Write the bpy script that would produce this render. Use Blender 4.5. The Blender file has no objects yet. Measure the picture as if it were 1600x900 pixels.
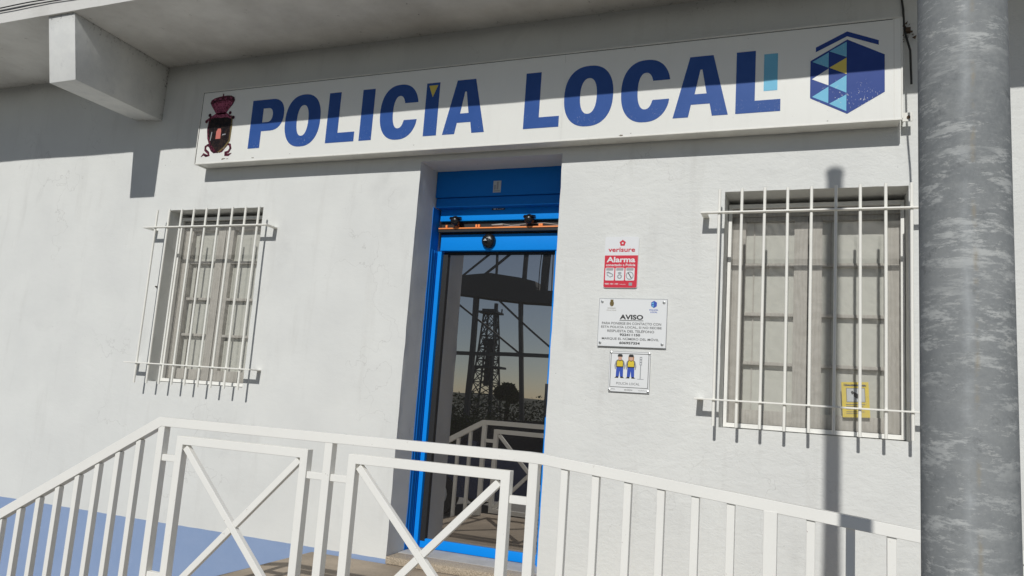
import bpy, bmesh, math, random
from math import sin, cos, pi, radians
from mathutils import Vector, Matrix, noise
random.seed(7)
S = bpy.context.scene
COL = S.collection

# ------------------------------------------------------------------ camera
YAW, PIT, ROL, FPX = -.38607, .145887, .070033, 1205.39
fw = Vector((sin(YAW)*cos(PIT), cos(YAW)*cos(PIT), sin(PIT)))
rt = Vector((cos(YAW), -sin(YAW), 0)); up = rt.cross(fw)
r2 = cos(ROL)*rt + sin(ROL)*up; u2 = -sin(ROL)*rt + cos(ROL)*up
cam = bpy.data.cameras.new('camera'); co = bpy.data.objects.new('camera', cam); COL.objects.link(co)
co.matrix_world = Matrix(((r2.x, u2.x, -fw.x, 0), (r2.y, u2.y, -fw.y, -4.6), (r2.z, u2.z, -fw.z, 0), (0, 0, 0, 1)))
cam.sensor_width = 36; cam.lens = 36*FPX/1600; cam.clip_start = .05; cam.clip_end = 3000
S.camera = co

# ------------------------------------------------------------------ sky, sun, exposure
TAN = .745
sdir = Vector((-.033, 1, -TAN)).normalized()          # the way sunlight travels
elev = math.asin(-sdir.z); az = math.atan2(-sdir.x, -sdir.y)
W = bpy.data.worlds.new("World"); S.world = W; W.use_nodes = True
nt = W.node_tree; nt.nodes.clear()
sky = nt.nodes.new('ShaderNodeTexSky'); sky.sky_type = 'NISHITA'; sky.sun_disc = False
sky.sun_elevation = elev; sky.sun_rotation = az; sky.dust_density = .4; sky.air_density = .7; sky.ozone_density = 1.0; sky.altitude = 10
bg = nt.nodes.new('ShaderNodeBackground'); bg.inputs[1].default_value = .056
wo = nt.nodes.new('ShaderNodeOutputWorld')
nt.links.new(sky.outputs[0], bg.inputs[0]); nt.links.new(bg.outputs[0], wo.inputs[0])
sl = bpy.data.lights.new('sun', 'SUN'); sl.energy = 3.55; sl.angle = radians(.53); sl.color = (1, .985, .945)
so = bpy.data.objects.new('sun', sl); COL.objects.link(so)
so.rotation_euler = sdir.to_track_quat('-Z', 'Y').to_euler()
S.view_settings.view_transform = 'Standard'; S.view_settings.look = 'None'
S.view_settings.exposure = -.22; S.view_settings.gamma = 1
S.render.engine = 'CYCLES'

# ------------------------------------------------------------------ helpers
def tag(o, label=None, cat=None, group=None, kind=None):
    if label: o['label'] = label
    if cat: o['category'] = cat
    if group: o['group'] = group
    if kind: o['kind'] = kind
    return o
def empty(name, loc, label, cat, group=None):
    o = bpy.data.objects.new(name, None); COL.objects.link(o); o.location = loc
    o.empty_display_size = .1
    return tag(o, label, cat, group)

class MB:
    def __init__(s): s.v = []; s.f = []
    def add(s, vs, fs):
        n = len(s.v); s.v += [tuple(v) for v in vs]; s.f += [tuple(n+i for i in f) for f in fs]; return s
    def box(s, x0, x1, y0, y1, z0, z1):
        return s.add([(x0,y0,z0),(x1,y0,z0),(x1,y1,z0),(x0,y1,z0),(x0,y0,z1),(x1,y0,z1),(x1,y1,z1),(x0,y1,z1)],
                     [(0,3,2,1),(4,5,6,7),(0,1,5,4),(1,2,6,5),(2,3,7,6),(3,0,4,7)])
    def prism(s, poly, y0, y1):          # poly of (x,z), counter-clockwise seen from -y
        n = len(poly)
        vs = [(x, y0, z) for x, z in poly] + [(x, y1, z) for x, z in poly]
        fs = [tuple(range(n)), tuple(range(2*n-1, n-1, -1))]
        fs += [(j, i, n+i, n+j) for i, j in ((i, (i+1) % n) for i in range(n))]
        return s.add(vs, fs)
    def tube(s, pts, r, n=10, cap=True):
        pts = [Vector(p) for p in pts]; k = len(pts); vs = []; fs = []
        rs = r if isinstance(r, (list, tuple)) else [r]*k
        a = None
        for i, p in enumerate(pts):
            t = (pts[min(i+1, k-1)] - pts[max(i-1, 0)]).normalized()
            if a is None:
                a = t.orthogonal().normalized()
            a = (a - t*a.dot(t)).normalized(); b = t.cross(a)
            vs += [p + rs[i]*(cos(2*pi*j/n)*a + sin(2*pi*j/n)*b) for j in range(n)]
        for i in range(k-1):
            for j in range(n):
                q = (j+1) % n
                fs.append((i*n+j, i*n+q, (i+1)*n+q, (i+1)*n+j))
        if cap: fs += [tuple(range(n-1, -1, -1)), tuple((k-1)*n+j for j in range(n))]
        return s.add(vs, fs)
    def bar(s, p, q, w, d):              # flat bar in the xz plane: w across, d deep (y)
        p = Vector(p); q = Vector(q); t = (q-p).normalized(); nn = Vector((-t.z, 0, t.x))
        vs = []
        for c in (p, q):
            for sn, sy in ((-1,-1),(1,-1),(1,1),(-1,1)):
                vs.append(c + nn*sn*w/2 + Vector((0, sy*d/2, 0)))
        return s.add(vs, [(0,1,2,3),(7,6,5,4),(0,4,5,1),(1,5,6,2),(2,6,7,3),(3,7,4,0)])
    def beam3(s, p, q, w):               # square bar between any two points
        return s.tube([p, q], w*.7, 4)
    def lathe(s, prof, c, n=24, axis='y'):
        vs = []; fs = []
        for (r, h) in prof:
            for j in range(n):
                a = 2*pi*j/n
                if axis == 'y': vs.append((c[0]+r*cos(a), c[1]+h, c[2]+r*sin(a)))
                elif axis == 'x': vs.append((c[0]+h, c[1]+r*cos(a), c[2]+r*sin(a)))
                else: vs.append((c[0]+r*cos(a), c[1]+r*sin(a), c[2]+h))
        for i in range(len(prof)-1):
            for j in range(n):
                q = (j+1) % n
                fs.append((i*n+j, i*n+q, (i+1)*n+q, (i+1)*n+j))
        fs += [tuple(range(n)), tuple((len(prof)-1)*n+j for j in range(n))]
        return s.add(vs, fs)
    def build(s, name, mat, parent=None, bevel=0, smooth=False, label=None):
        me = bpy.data.meshes.new(name); me.from_pydata(s.v, [], s.f); me.update()
        bm = bmesh.new(); bm.from_mesh(me); bmesh.ops.recalc_face_normals(bm, faces=bm.faces)
        if bevel:
            bmesh.ops.bevel(bm, geom=[e for e in bm.edges if len(e.link_faces) == 2 and e.calc_face_angle(0) > .5], offset=bevel,
                            segments=1 if bevel < .0016 else 2, profile=.6, affect='EDGES', clamp_overlap=True)
        bm.to_mesh(me); bm.free()
        if smooth or bevel >= .0016:
            me.shade_smooth(); me.set_sharp_from_angle(angle=radians(35 if smooth else 50))
        return link(name, me, mat, parent, label)

def link(name, me, mat, parent=None, label=None):
    me.materials.clear()
    for m in (mat if isinstance(mat, (list, tuple)) else [mat]): me.materials.append(m)
    o = bpy.data.objects.new(name, me); COL.objects.link(o)
    if parent is not None:
        o.parent = parent
        base = parent; off = Vector((0, 0, 0))
        while base is not None: off += Vector(base.location); base = base.parent
        me.transform(Matrix.Translation(-off))
    if label: o['label'] = label
    return o

def curve_mesh(loops, y, thick):
    cu = bpy.data.curves.new('c', 'CURVE'); cu.dimensions = '2D'; cu.fill_mode = 'BOTH'; cu.extrude = thick/2
    for lp in loops:
        sp = cu.splines.new('POLY'); sp.points.add(len(lp)-1); sp.use_cyclic_u = True
        for i, (x, z) in enumerate(lp): sp.points[i].co = (x, z, 0, 1)
    o = bpy.data.objects.new('c', cu); me = bpy.data.meshes.new_from_object(o)
    bpy.data.objects.remove(o); bpy.data.curves.remove(cu)
    for v in me.vertices: v.co = (v.co.x, y - v.co.z, v.co.y)
    return me
def flat(name, loops, y, mat, parent, thick=.0008, label=None):
    """printed / cut-vinyl shape lying in the plane y; loops of (x,z), inner loops are holes"""
    return link(name, curve_mesh(loops, y, thick), mat, parent, label)
def text_me(s, x0, x1, z0, z1, y, bold=0, align=None):
    cu = bpy.data.curves.new('t', 'FONT'); cu.body = s; cu.size = 1; cu.offset = bold; cu.extrude = 0; cu.resolution_u = 3
    o = bpy.data.objects.new('t', cu); me = bpy.data.meshes.new_from_object(o)
    bpy.data.objects.remove(o); bpy.data.curves.remove(cu)
    xs = [v.co.x for v in me.vertices]; ys = [v.co.y for v in me.vertices]
    a, b, c, d = min(xs), max(xs), min(ys), max(ys)
    for v in me.vertices:
        v.co = (x0+(v.co.x-a)/(b-a)*(x1-x0), y, z0+(v.co.y-c)/(d-c)*(z1-z0))
    return me
def join(mes):
    bm = bmesh.new()
    for m in mes: bm.from_mesh(m); bpy.data.meshes.remove(m)
    me = bpy.data.meshes.new('j'); bm.to_mesh(me); bm.free(); return me
def text(name, lines, y, mat, parent, label=None):
    return link(name, join([text_me(s, *b, y, k) for s, b, k in lines]), mat, parent, label)
def rrect(x0, x1, z0, z1, r, n=5):
    p = []
    for cx, cz, a0 in ((x1-r, z0+r, -pi/2), (x1-r, z1-r, 0), (x0+r, z1-r, pi/2), (x0+r, z0+r, pi)):
        p += [(cx+r*cos(a0+pi/2*i/n), cz+r*sin(a0+pi/2*i/n)) for i in range(n+1)]
    return p
def ell(cx, cz, a, b, n=40, e=2.0, t0=0, t1=2*pi, closed=True):
    p = []
    m = n if closed else n+1
    for i in range(m):
        t = t0+(t1-t0)*i/n; c, s = cos(t), sin(t)
        p.append((cx+a*math.copysign(abs(c)**(2/e), c), cz+b*math.copysign(abs(s)**(2/e), s)))
    return p

# ------------------------------------------------------------------ materials
def mat(name, col, rough=.6, metal=0, spec=.5, **kw):
    m = bpy.data.materials.new(name); m.use_nodes = True
    b = m.node_tree.nodes['Principled BSDF']
    b.inputs['Base Color'].default_value = (*col, 1); b.inputs['Roughness'].default_value = rough
    b.inputs['Metallic'].default_value = metal; b.inputs['Specular IOR Level'].default_value = spec
    return m
class N:
    """small node-building helper"""
    def __init__(s, m): s.m = m; s.t = m.node_tree; s.b = s.t.nodes['Principled BSDF']; s.geo = s.t.nodes.new('ShaderNodeNewGeometry'); s.pos = s.geo.outputs['Position']
    def n(s, k, **kw):
        o = s.t.nodes.new(k)
        for a, v in kw.items(): setattr(o, a, v)
        return o
    def l(s, a, b): s.t.links.new(a, b)
    def co(s, sc=(1,1,1), rot=(0,0,0)):
        mp = s.n('ShaderNodeMapping'); mp.inputs['Scale'].default_value = sc; mp.inputs['Rotation'].default_value = rot
        s.l(s.pos, mp.inputs[0]); return mp.outputs[0]
    def noise(s, scale, detail=4, rough=.5, vec=None, dist=0):
        o = s.n('ShaderNodeTexNoise'); o.inputs['Scale'].default_value = scale; o.inputs['Detail'].default_value = detail
        o.inputs['Roughness'].default_value = rough; o.inputs['Distortion'].default_value = dist
        s.l(vec if vec is not None else s.pos, o.inputs['Vector']); return o.outputs['Fac']
    def ramp(s, f, a, b, ca=(0,0,0,1), cb=(1,1,1,1)):
        o = s.n('ShaderNodeValToRGB'); e = o.color_ramp.elements
        e[0].position = a; e[1].position = b; e[0].color = ca; e[1].color = cb
        s.l(f, o.inputs[0]); return o.outputs[0]
    def mix(s, f, a, b, mode='MIX'):
        o = s.n('ShaderNodeMix', data_type='RGBA', blend_type=mode)
        for sock, v in ((o.inputs[0], f), (o.inputs[6], a), (o.inputs[7], b)):
            if hasattr(v, 'links'): s.l(v, sock)
            else: sock.default_value = v if isinstance(v, (int, float)) else (*v[:3], 1)
        return o.outputs[2]
    def math(s, op, a, b=0, c=0):
        o = s.n('ShaderNodeMath', operation=op)
        for i, v in enumerate((a, b, c)):
            if hasattr(v, 'links'): s.l(v, o.inputs[i])
            else: o.inputs[i].default_value = v
        return o.outputs[0]
    def bump(s, h, dist=.002, strength=1):
        o = s.n('ShaderNodeBump'); o.inputs['Distance'].default_value = dist; o.inputs['Strength'].default_value = strength
        s.l(h, o.inputs['Height']); s.l(o.outputs[0], s.b.inputs['Normal']); return o
    def xyz(s):
        o = s.n('ShaderNodeSeparateXYZ'); s.l(s.pos, o.inputs[0]); return o.outputs
    def color(s, c): s.l(c, s.b.inputs['Base Color'])

def wall_material():
    m = mat('white_plaster', (.72,.72,.69), .85, spec=.25); k = N(m); x, y, z = k.xyz()
    # roller / trowel relief, rougher on the right-hand part of the facade
    fine = k.noise(80, 5, .66); mid = k.noise(17, 4, .55, k.co((1,1,1.8))); big = k.noise(2.3, 3)
    tro = k.noise(8, 6, .66, k.co((1,1,1.7), (0,.5,0)), .5)
    right = k.n('ShaderNodeMapRange'); right.inputs[1].default_value = -1.7; right.inputs[2].default_value = -1.2
    k.l(x, right.inputs[0])
    h1 = k.math('MULTIPLY', fine, .30); h2 = k.math('MULTIPLY', mid, .55); h3 = k.math('MULTIPLY', tro, 1.0)
    rough_part = k.math('MULTIPLY', k.math('ADD', h3, k.math('ADD', h2, h1)), k.math('MULTIPLY_ADD', right.outputs[0], .52, .20))
    k.bump(k.math('ADD', rough_part, k.math('MULTIPLY', big, 1.3)), .0085, .75)
    base = k.mix(k.ramp(big, .35, .7), (.705,.71,.685), (.66,.665,.645))
    # faint grey rubbed marks and rain streaks
    streak = k.ramp(k.noise(3.2, 5, .6, k.co((2.4,1,.35))), .56, .78)
    base = k.mix(k.math('MULTIPLY', streak, .30), base, (.48,.47,.44))
    blot = k.ramp(k.noise(1.3, 6, .65, k.co((1.5,1,1)), .6), .6, .74)
    base = k.mix(k.math('MULTIPLY', blot, .26), base, (.46,.46,.45))
    # hairline cracks
    vo = k.n('ShaderNodeTexVoronoi', feature='DISTANCE_TO_EDGE'); vo.inputs['Scale'].default_value = .8
    wv = k.n('ShaderNodeVectorMath', operation='ADD'); nz = k.n('ShaderNodeTexNoise'); nz.inputs['Scale'].default_value = 3; nz.inputs['Detail'].default_value = 6
    k.l(k.pos, nz.inputs['Vector']); k.l(k.pos, wv.inputs[0]); k.l(nz.outputs['Color'], wv.inputs[1])
    k.l(wv.outputs[0], vo.inputs['Vector'])
    cr = k.ramp(vo.outputs[0], .0, .0035, (1,1,1,1), (0,0,0,1))
    cr = k.math('MULTIPLY', cr, k.ramp(k.noise(.9, 2), .5, .62))
    base = k.mix(k.math('MULTIPLY', cr, .35), base, (.36,.35,.33))
    # small dark specks, thick with mould under the eave
    sp = k.ramp(k.noise(38, 3, .7), .70, .74)
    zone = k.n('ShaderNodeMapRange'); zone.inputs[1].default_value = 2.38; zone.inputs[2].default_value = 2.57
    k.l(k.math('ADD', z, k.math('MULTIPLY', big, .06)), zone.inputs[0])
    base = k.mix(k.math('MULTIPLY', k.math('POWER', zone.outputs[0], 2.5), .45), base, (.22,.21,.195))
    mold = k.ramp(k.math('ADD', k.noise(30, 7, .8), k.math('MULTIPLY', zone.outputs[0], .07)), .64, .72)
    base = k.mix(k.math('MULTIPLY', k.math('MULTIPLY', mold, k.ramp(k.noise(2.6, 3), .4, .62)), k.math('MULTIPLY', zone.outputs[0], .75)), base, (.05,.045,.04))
    base = k.mix(k.math('MULTIPLY', sp, k.ramp(k.noise(1.7, 2), .55, .66)), base, (.12,.11,.1))
    # painted blue band at the foot of the wall
    edge = k.math('LESS_THAN', k.math('ADD', z, k.math('MULTIPLY', k.noise(9, 3), .008)), -1.068)
    blue = k.mix(k.ramp(k.noise(5, 6, .65), .35, .75), (.245,.335,.52), (.275,.36,.54))
    scuff = k.ramp(k.noise(14, 6, .7, k.co((1,1,3))), .64, .7)
    blue = k.mix(k.math('MULTIPLY', scuff, .5), blue, (.5,.54,.66))
    k.color(k.mix(edge, base, blue))
    return m
def dirty_white(name, col=(.72,.72,.68), dirt=.25, rough=.55, scale=6, bump=.0012):
    m = mat(name, col, rough, spec=.4); k = N(m)
    a = k.ramp(k.noise(scale, 6, .65), .45, .8); b = k.ramp(k.noise(scale*9, 4, .7), .66, .74)
    c = k.mix(k.math('MULTIPLY', a, dirt), col, (.36,.34,.30)); c = k.mix(k.math('MULTIPLY', b, dirt*1.6), c, (.16,.12,.08))
    k.color(c); k.bump(k.noise(scale*7, 4, .6), bump, .6); return m
def metal_paint(name, col, rough=.38, wear=.5, spec=.4):
    m = mat(name, col, rough, spec=spec); k = N(m)
    sp = k.ramp(k.noise(38, 7, .8), .655, .69); gr = k.ramp(k.noise(3.5, 5, .6), .4, .8)
    c = k.mix(k.math('MULTIPLY', gr, .13), col, tuple(v*.62 for v in col))
    c = k.mix(k.math('MULTIPLY', sp, wear), c, (.13,.06,.03)); k.color(c)
    k.bump(k.noise(130, 3, .6), .0006, .5); return m
def soffit_material():
    m = mat('soffit_paint', (.6,.59,.56), .9, spec=.2); k = N(m); x, y, z = k.xyz()
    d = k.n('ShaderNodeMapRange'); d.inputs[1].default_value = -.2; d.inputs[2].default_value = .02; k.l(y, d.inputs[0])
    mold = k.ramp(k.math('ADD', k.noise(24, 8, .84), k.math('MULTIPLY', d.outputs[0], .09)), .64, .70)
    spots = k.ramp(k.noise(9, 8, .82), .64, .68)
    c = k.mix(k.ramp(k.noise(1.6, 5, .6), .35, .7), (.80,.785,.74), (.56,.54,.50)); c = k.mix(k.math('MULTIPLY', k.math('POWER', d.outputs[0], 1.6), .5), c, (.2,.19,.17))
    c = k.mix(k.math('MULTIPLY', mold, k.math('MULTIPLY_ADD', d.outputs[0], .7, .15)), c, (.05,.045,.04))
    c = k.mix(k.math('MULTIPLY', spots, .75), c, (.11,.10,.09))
    k.color(c); k.bump(k.math('ADD', k.noise(11, 5), k.math('MULTIPLY', k.noise(80, 3), .2)), .006, .7); return m
def concrete(name, col, bump=.004):
    m = mat(name, col, .9, spec=.25); k = N(m)
    c = k.mix(k.ramp(k.noise(2.2, 7, .65), .35, .72), col, tuple(v*.62 for v in col))
    c = k.mix(k.math('MULTIPLY', k.ramp(k.noise(60, 3, .7), .55, .72), .45), c, tuple(v*.45 for v in col))
    k.color(c); k.bump(k.math('ADD', k.noise(7, 6, .6), k.math('MULTIPLY', k.noise(120, 3), .3)), bump, .7); return m
def granite():
    m = mat('speckled_granite', (.4,.34,.27), .55); k = N(m)
    a = k.ramp(k.noise(150, 3, .75), .42, .6, (.50,.42,.31,1), (.25,.2,.15,1)); b = k.ramp(k.noise(230, 2, .8), .62, .66)
    c = k.mix(b, a, (.03,.028,.025)); w = k.ramp(k.noise(190, 2, .7, k.co((1,1,1),(.4,.2,.7))), .62, .66); k.color(k.mix(w, c, (.68,.62,.52)))
    k.bump(k.noise(160, 3), .001, .4); return m
def wood():
    m = mat('weathered_wood', (.30,.265,.22), .75, spec=.25); k = N(m)
    wv = k.n('ShaderNodeTexWave', wave_type='BANDS', bands_direction='X'); wv.inputs['Scale'].default_value = 14
    wv.inputs['Distortion'].default_value = 9; wv.inputs['Detail'].default_value = 3; wv.inputs['Detail Scale'].default_value = 1.2
    k.l(k.co((1,1,.16)), wv.inputs['Vector'])
    c = k.mix(wv.outputs['Fac'], (.43,.41,.37), (.385,.365,.325))
    c = k.mix(k.math('MULTIPLY', k.ramp(k.noise(8, 5, .7), .5, .75), .4), c, (.22,.20,.17)); k.color(c)
    k.bump(wv.outputs['Fac'], .0008, .5); return m
def galvanised():
    m = mat('galvanised_steel', (.3,.31,.31), .78, .0, .3); k = N(m); x, y, z = k.xyz()
    big = k.noise(5.0, 4, .6, k.co((1,1,1.6)), .4); grain = k.noise(210, 3, .7); mid = k.noise(45, 5, .7, k.co((1,1,1.4)))
    base = k.mix(k.ramp(big, .38, .68), (.20,.212,.216), (.262,.273,.275))
    base = k.mix(k.math('MULTIPLY', k.ramp(mid, .40, .68), .5), base, (.30,.31,.305))
    base = k.mix(k.math('MULTIPLY', k.ramp(grain, .45, .7), .25), base, (.34,.35,.35))
    # crosswise smears where the zinc has bloomed
    s1 = k.noise(15, 10, .78, k.co((1,1,3.7), (.0,.33,0)), .12); s2 = k.noise(34, 8, .8, k.co((1,1,3.0), (0,-.4,0)), .1)
    patch = k.ramp(k.noise(8, 4, .6, k.co((.9,.9,1.7))), .36, .54)
    f = k.math('MULTIPLY', k.ramp(s1, .515, .585), patch)
    base = k.mix(k.math('MULTIPLY', f, .68), base, (.54,.55,.535))
    g = k.math('MULTIPLY', k.ramp(s2, .56, .63), k.math('MULTIPLY_ADD', patch, .6, .2))
    base = k.mix(k.math('MULTIPLY', g, .7), base, (.58,.58,.555))
    d = k.ramp(k.noise(24, 7, .78, k.co((1,1,1.3))), .57, .68); base = k.mix(k.math('MULTIPLY', d, .5), base, (.10,.108,.112))
    # long faint weld seam down the front
    wob = k.math('MULTIPLY', k.math('SUBTRACT', k.noise(5, 5, .65), .5), .022)
    sx = k.math('ABSOLUTE', k.math('ADD', k.math('SUBTRACT', x, .1763-.006), wob))
    seam = k.math('MULTIPLY', k.ramp(sx, .0, .009, (1,1,1,1), (0,0,0,1)), k.math('LESS_THAN', y, -3.45))
    base = k.mix(k.math('MULTIPLY', seam, k.math('MULTIPLY_ADD', k.ramp(k.noise(16, 6, .75), .4, .6), .5, .05)), base, (.44,.46,.47))
    sx2 = k.math('ABSOLUTE', k.math('ADD', k.math('SUBTRACT', x, .1763+.003), k.math('MULTIPLY', wob, .5)))
    seam2 = k.math('MULTIPLY', k.math('MULTIPLY', k.ramp(sx2, .0005, .003, (1,1,1,1), (0,0,0,1)), k.ramp(k.noise(19, 5, .7), .46, .58)), k.math('LESS_THAN', y, -3.45))
    base = k.mix(k.math('MULTIPLY', seam2, .6), base, (.30,.26,.19))
    k.color(base)
    k.bump(k.math('ADD', k.math('MULTIPLY', mid, .5), k.math('MULTIPLY', grain, .25)), .0006, .6); return m
def dark_glass(name, refl=.3, tint=(.020,.018,.017)):
    m = bpy.data.materials.new(name); m.use_nodes = True; t = m.node_tree; b = t.nodes['Principled BSDF']
    b.inputs['Base Color'].default_value = (*tint, 1); b.inputs['Roughness'].default_value = .12; b.inputs['Specular IOR Level'].default_value = .3
    g = t.nodes.new('ShaderNodeBsdfGlossy'); g.inputs['Roughness'].default_value = .0; g.inputs['Color'].default_value = (.97,.93,.885,1)
    tc = t.nodes.new('ShaderNodeTexCoord'); nz = t.nodes.new('ShaderNodeTexNoise'); nz.inputs['Scale'].default_value = 1.8; nz.inputs['Detail'].default_value = 1
    bp = t.nodes.new('ShaderNodeBump'); bp.inputs['Distance'].default_value = .004; bp.inputs['Strength'].default_value = .12
    t.links.new(tc.outputs['Object'], nz.inputs['Vector']); t.links.new(nz.outputs['Fac'], bp.inputs['Height']); t.links.new(bp.outputs[0], g.inputs['Normal'])
    mx = t.nodes.new('ShaderNodeMixShader'); mx.inputs[0].default_value = refl
    t.links.new(b.outputs[0], mx.inputs[1]); t.links.new(g.outputs[0], mx.inputs[2])
    t.links.new(mx.outputs[0], t.nodes['Material Output'].inputs['Surface']); return m
def acrylic_sheet():
    """thin opal acrylic of a light box: most light bounces off, some goes through and glows back out"""
    m = mat('opal_acrylic', (.97,.97,.925), .3, spec=.35); k = N(m); t = m.node_tree
    a = k.ramp(k.noise(3.5, 6, .65), .5, .85); b = k.ramp(k.noise(40, 5, .8), .66, .72)
    run = k.ramp(k.noise(5, 6, .7, k.co((4,1,.4))), .56, .75)
    c = k.mix(k.math('MULTIPLY', a, .06), (.97,.97,.925), (.55,.53,.48)); c = k.mix(k.math('MULTIPLY', b, .25), c, (.25,.2,.15)); c = k.mix(k.math('MULTIPLY', run, .07), c, (.45,.42,.36))
    k.color(c); tl = t.nodes.new('ShaderNodeBsdfTranslucent'); tl.inputs[0].default_value = (.97,.97,.93,1)
    mx = t.nodes.new('ShaderNodeMixShader'); mx.inputs[0].default_value = .26
    t.links.new(k.b.outputs[0], mx.inputs[1]); t.links.new(tl.outputs[0], mx.inputs[2]); t.links.new(mx.outputs[0], t.nodes['Material Output'].inputs['Surface']); return m
def mesh_screen():
    m = bpy.data.materials.new('insect_screen'); m.use_nodes = True; t = m.node_tree; k = N(m); b = t.nodes['Principled BSDF']
    b.inputs['Base Color'].default_value = (.55,.53,.49,1); b.inputs['Roughness'].default_value = .8
    tr = t.nodes.new('ShaderNodeBsdfTransparent'); mx = t.nodes.new('ShaderNodeMixShader')
    wv = k.n('ShaderNodeTexWave', wave_type='BANDS', bands_direction='DIAGONAL'); wv.inputs['Scale'].default_value = 5; wv.inputs['Distortion'].default_value = 26
    wv.inputs['Detail'].default_value = 2; wv.inputs['Detail Scale'].default_value = .8; k.l(k.co((1,1,1.1)), wv.inputs['Vector'])
    f = k.math('MULTIPLY_ADD', wv.outputs['Fac'], .08, .12)
    k.l(f, mx.inputs[0]); k.l(tr.outputs[0], mx.inputs[1]); k.l(b.outputs[0], mx.inputs[2])
    k.l(mx.outputs[0], t.nodes['Material Output'].inputs['Surface']); return m
def asphalt():
    m = mat('asphalt', (.07,.07,.07), .9); k = N(m)
    c = k.mix(k.ramp(k.noise(1.1, 6, .6), .35, .7), (.28,.275,.26), (.34,.33,.31)); c = k.mix(k.math('MULTIPLY', k.ramp(k.noise(160, 2), .5, .65), .5), c, (.08,.08,.08))
    k.color(c); k.bump(k.noise(120, 3), .004, .6); return m
def mottled(name, a, b, scale=70):
    m = mat(name, a, .45, spec=.15); k = N(m); k.color(k.mix(k.ramp(k.noise(scale, 5, .8), .46, .56), a, b)); return m
def worn_print(name, col, zlim=None, wear=.5):
    m = mat(name, col, .42, spec=.12); k = N(m)
    sp = k.ramp(k.noise(75, 3, .75, k.co((1,1,.8))), .60, .64)
    big = k.ramp(k.noise(9, 3), .42, .55); f = k.math('MULTIPLY', sp, k.math('MULTIPLY', big, wear))
    if zlim is not None:
        x, y, z = k.xyz(); mr = k.n('ShaderNodeMapRange'); mr.inputs[1].default_value = zlim+.07; mr.inputs[2].default_value = zlim-.04; k.l(z, mr.inputs[0]); f = k.math('MULTIPLY', f, mr.outputs[0])
    c = k.mix(k.math('MULTIPLY', k.ramp(k.noise(12, 4), .4, .8), .15), col, tuple(min(1, v*1.5+.03) for v in col))
    k.color(k.mix(f, c, (.7,.7,.67))); return m

def bracket_paint():
    m = mat('bracket_paint', (.74,.74,.71), .85, spec=.2); k = N(m); x, y, z = k.xyz()
    c = k.mix(k.ramp(k.noise(4, 6, .65), .38, .72), (.76,.76,.73), (.64,.645,.63))
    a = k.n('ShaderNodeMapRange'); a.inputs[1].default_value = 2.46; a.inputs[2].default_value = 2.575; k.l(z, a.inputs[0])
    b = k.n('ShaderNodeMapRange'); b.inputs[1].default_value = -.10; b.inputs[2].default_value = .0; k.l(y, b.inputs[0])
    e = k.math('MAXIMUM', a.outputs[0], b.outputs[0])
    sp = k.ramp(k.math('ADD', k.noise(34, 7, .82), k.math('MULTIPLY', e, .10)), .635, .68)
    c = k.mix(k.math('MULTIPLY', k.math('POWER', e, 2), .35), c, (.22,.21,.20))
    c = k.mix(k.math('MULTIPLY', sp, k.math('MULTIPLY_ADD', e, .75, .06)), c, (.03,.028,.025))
    rub = k.ramp(k.noise(9, 6, .7, k.co((1,2,1))), .60, .70); c = k.mix(k.math('MULTIPLY', rub, .3), c, (.40,.41,.42))
    k.color(c); k.bump(k.math('ADD', k.noise(14, 6), k.math('MULTIPLY', k.noise(90, 3), .2)), .004, .6); return m
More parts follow.
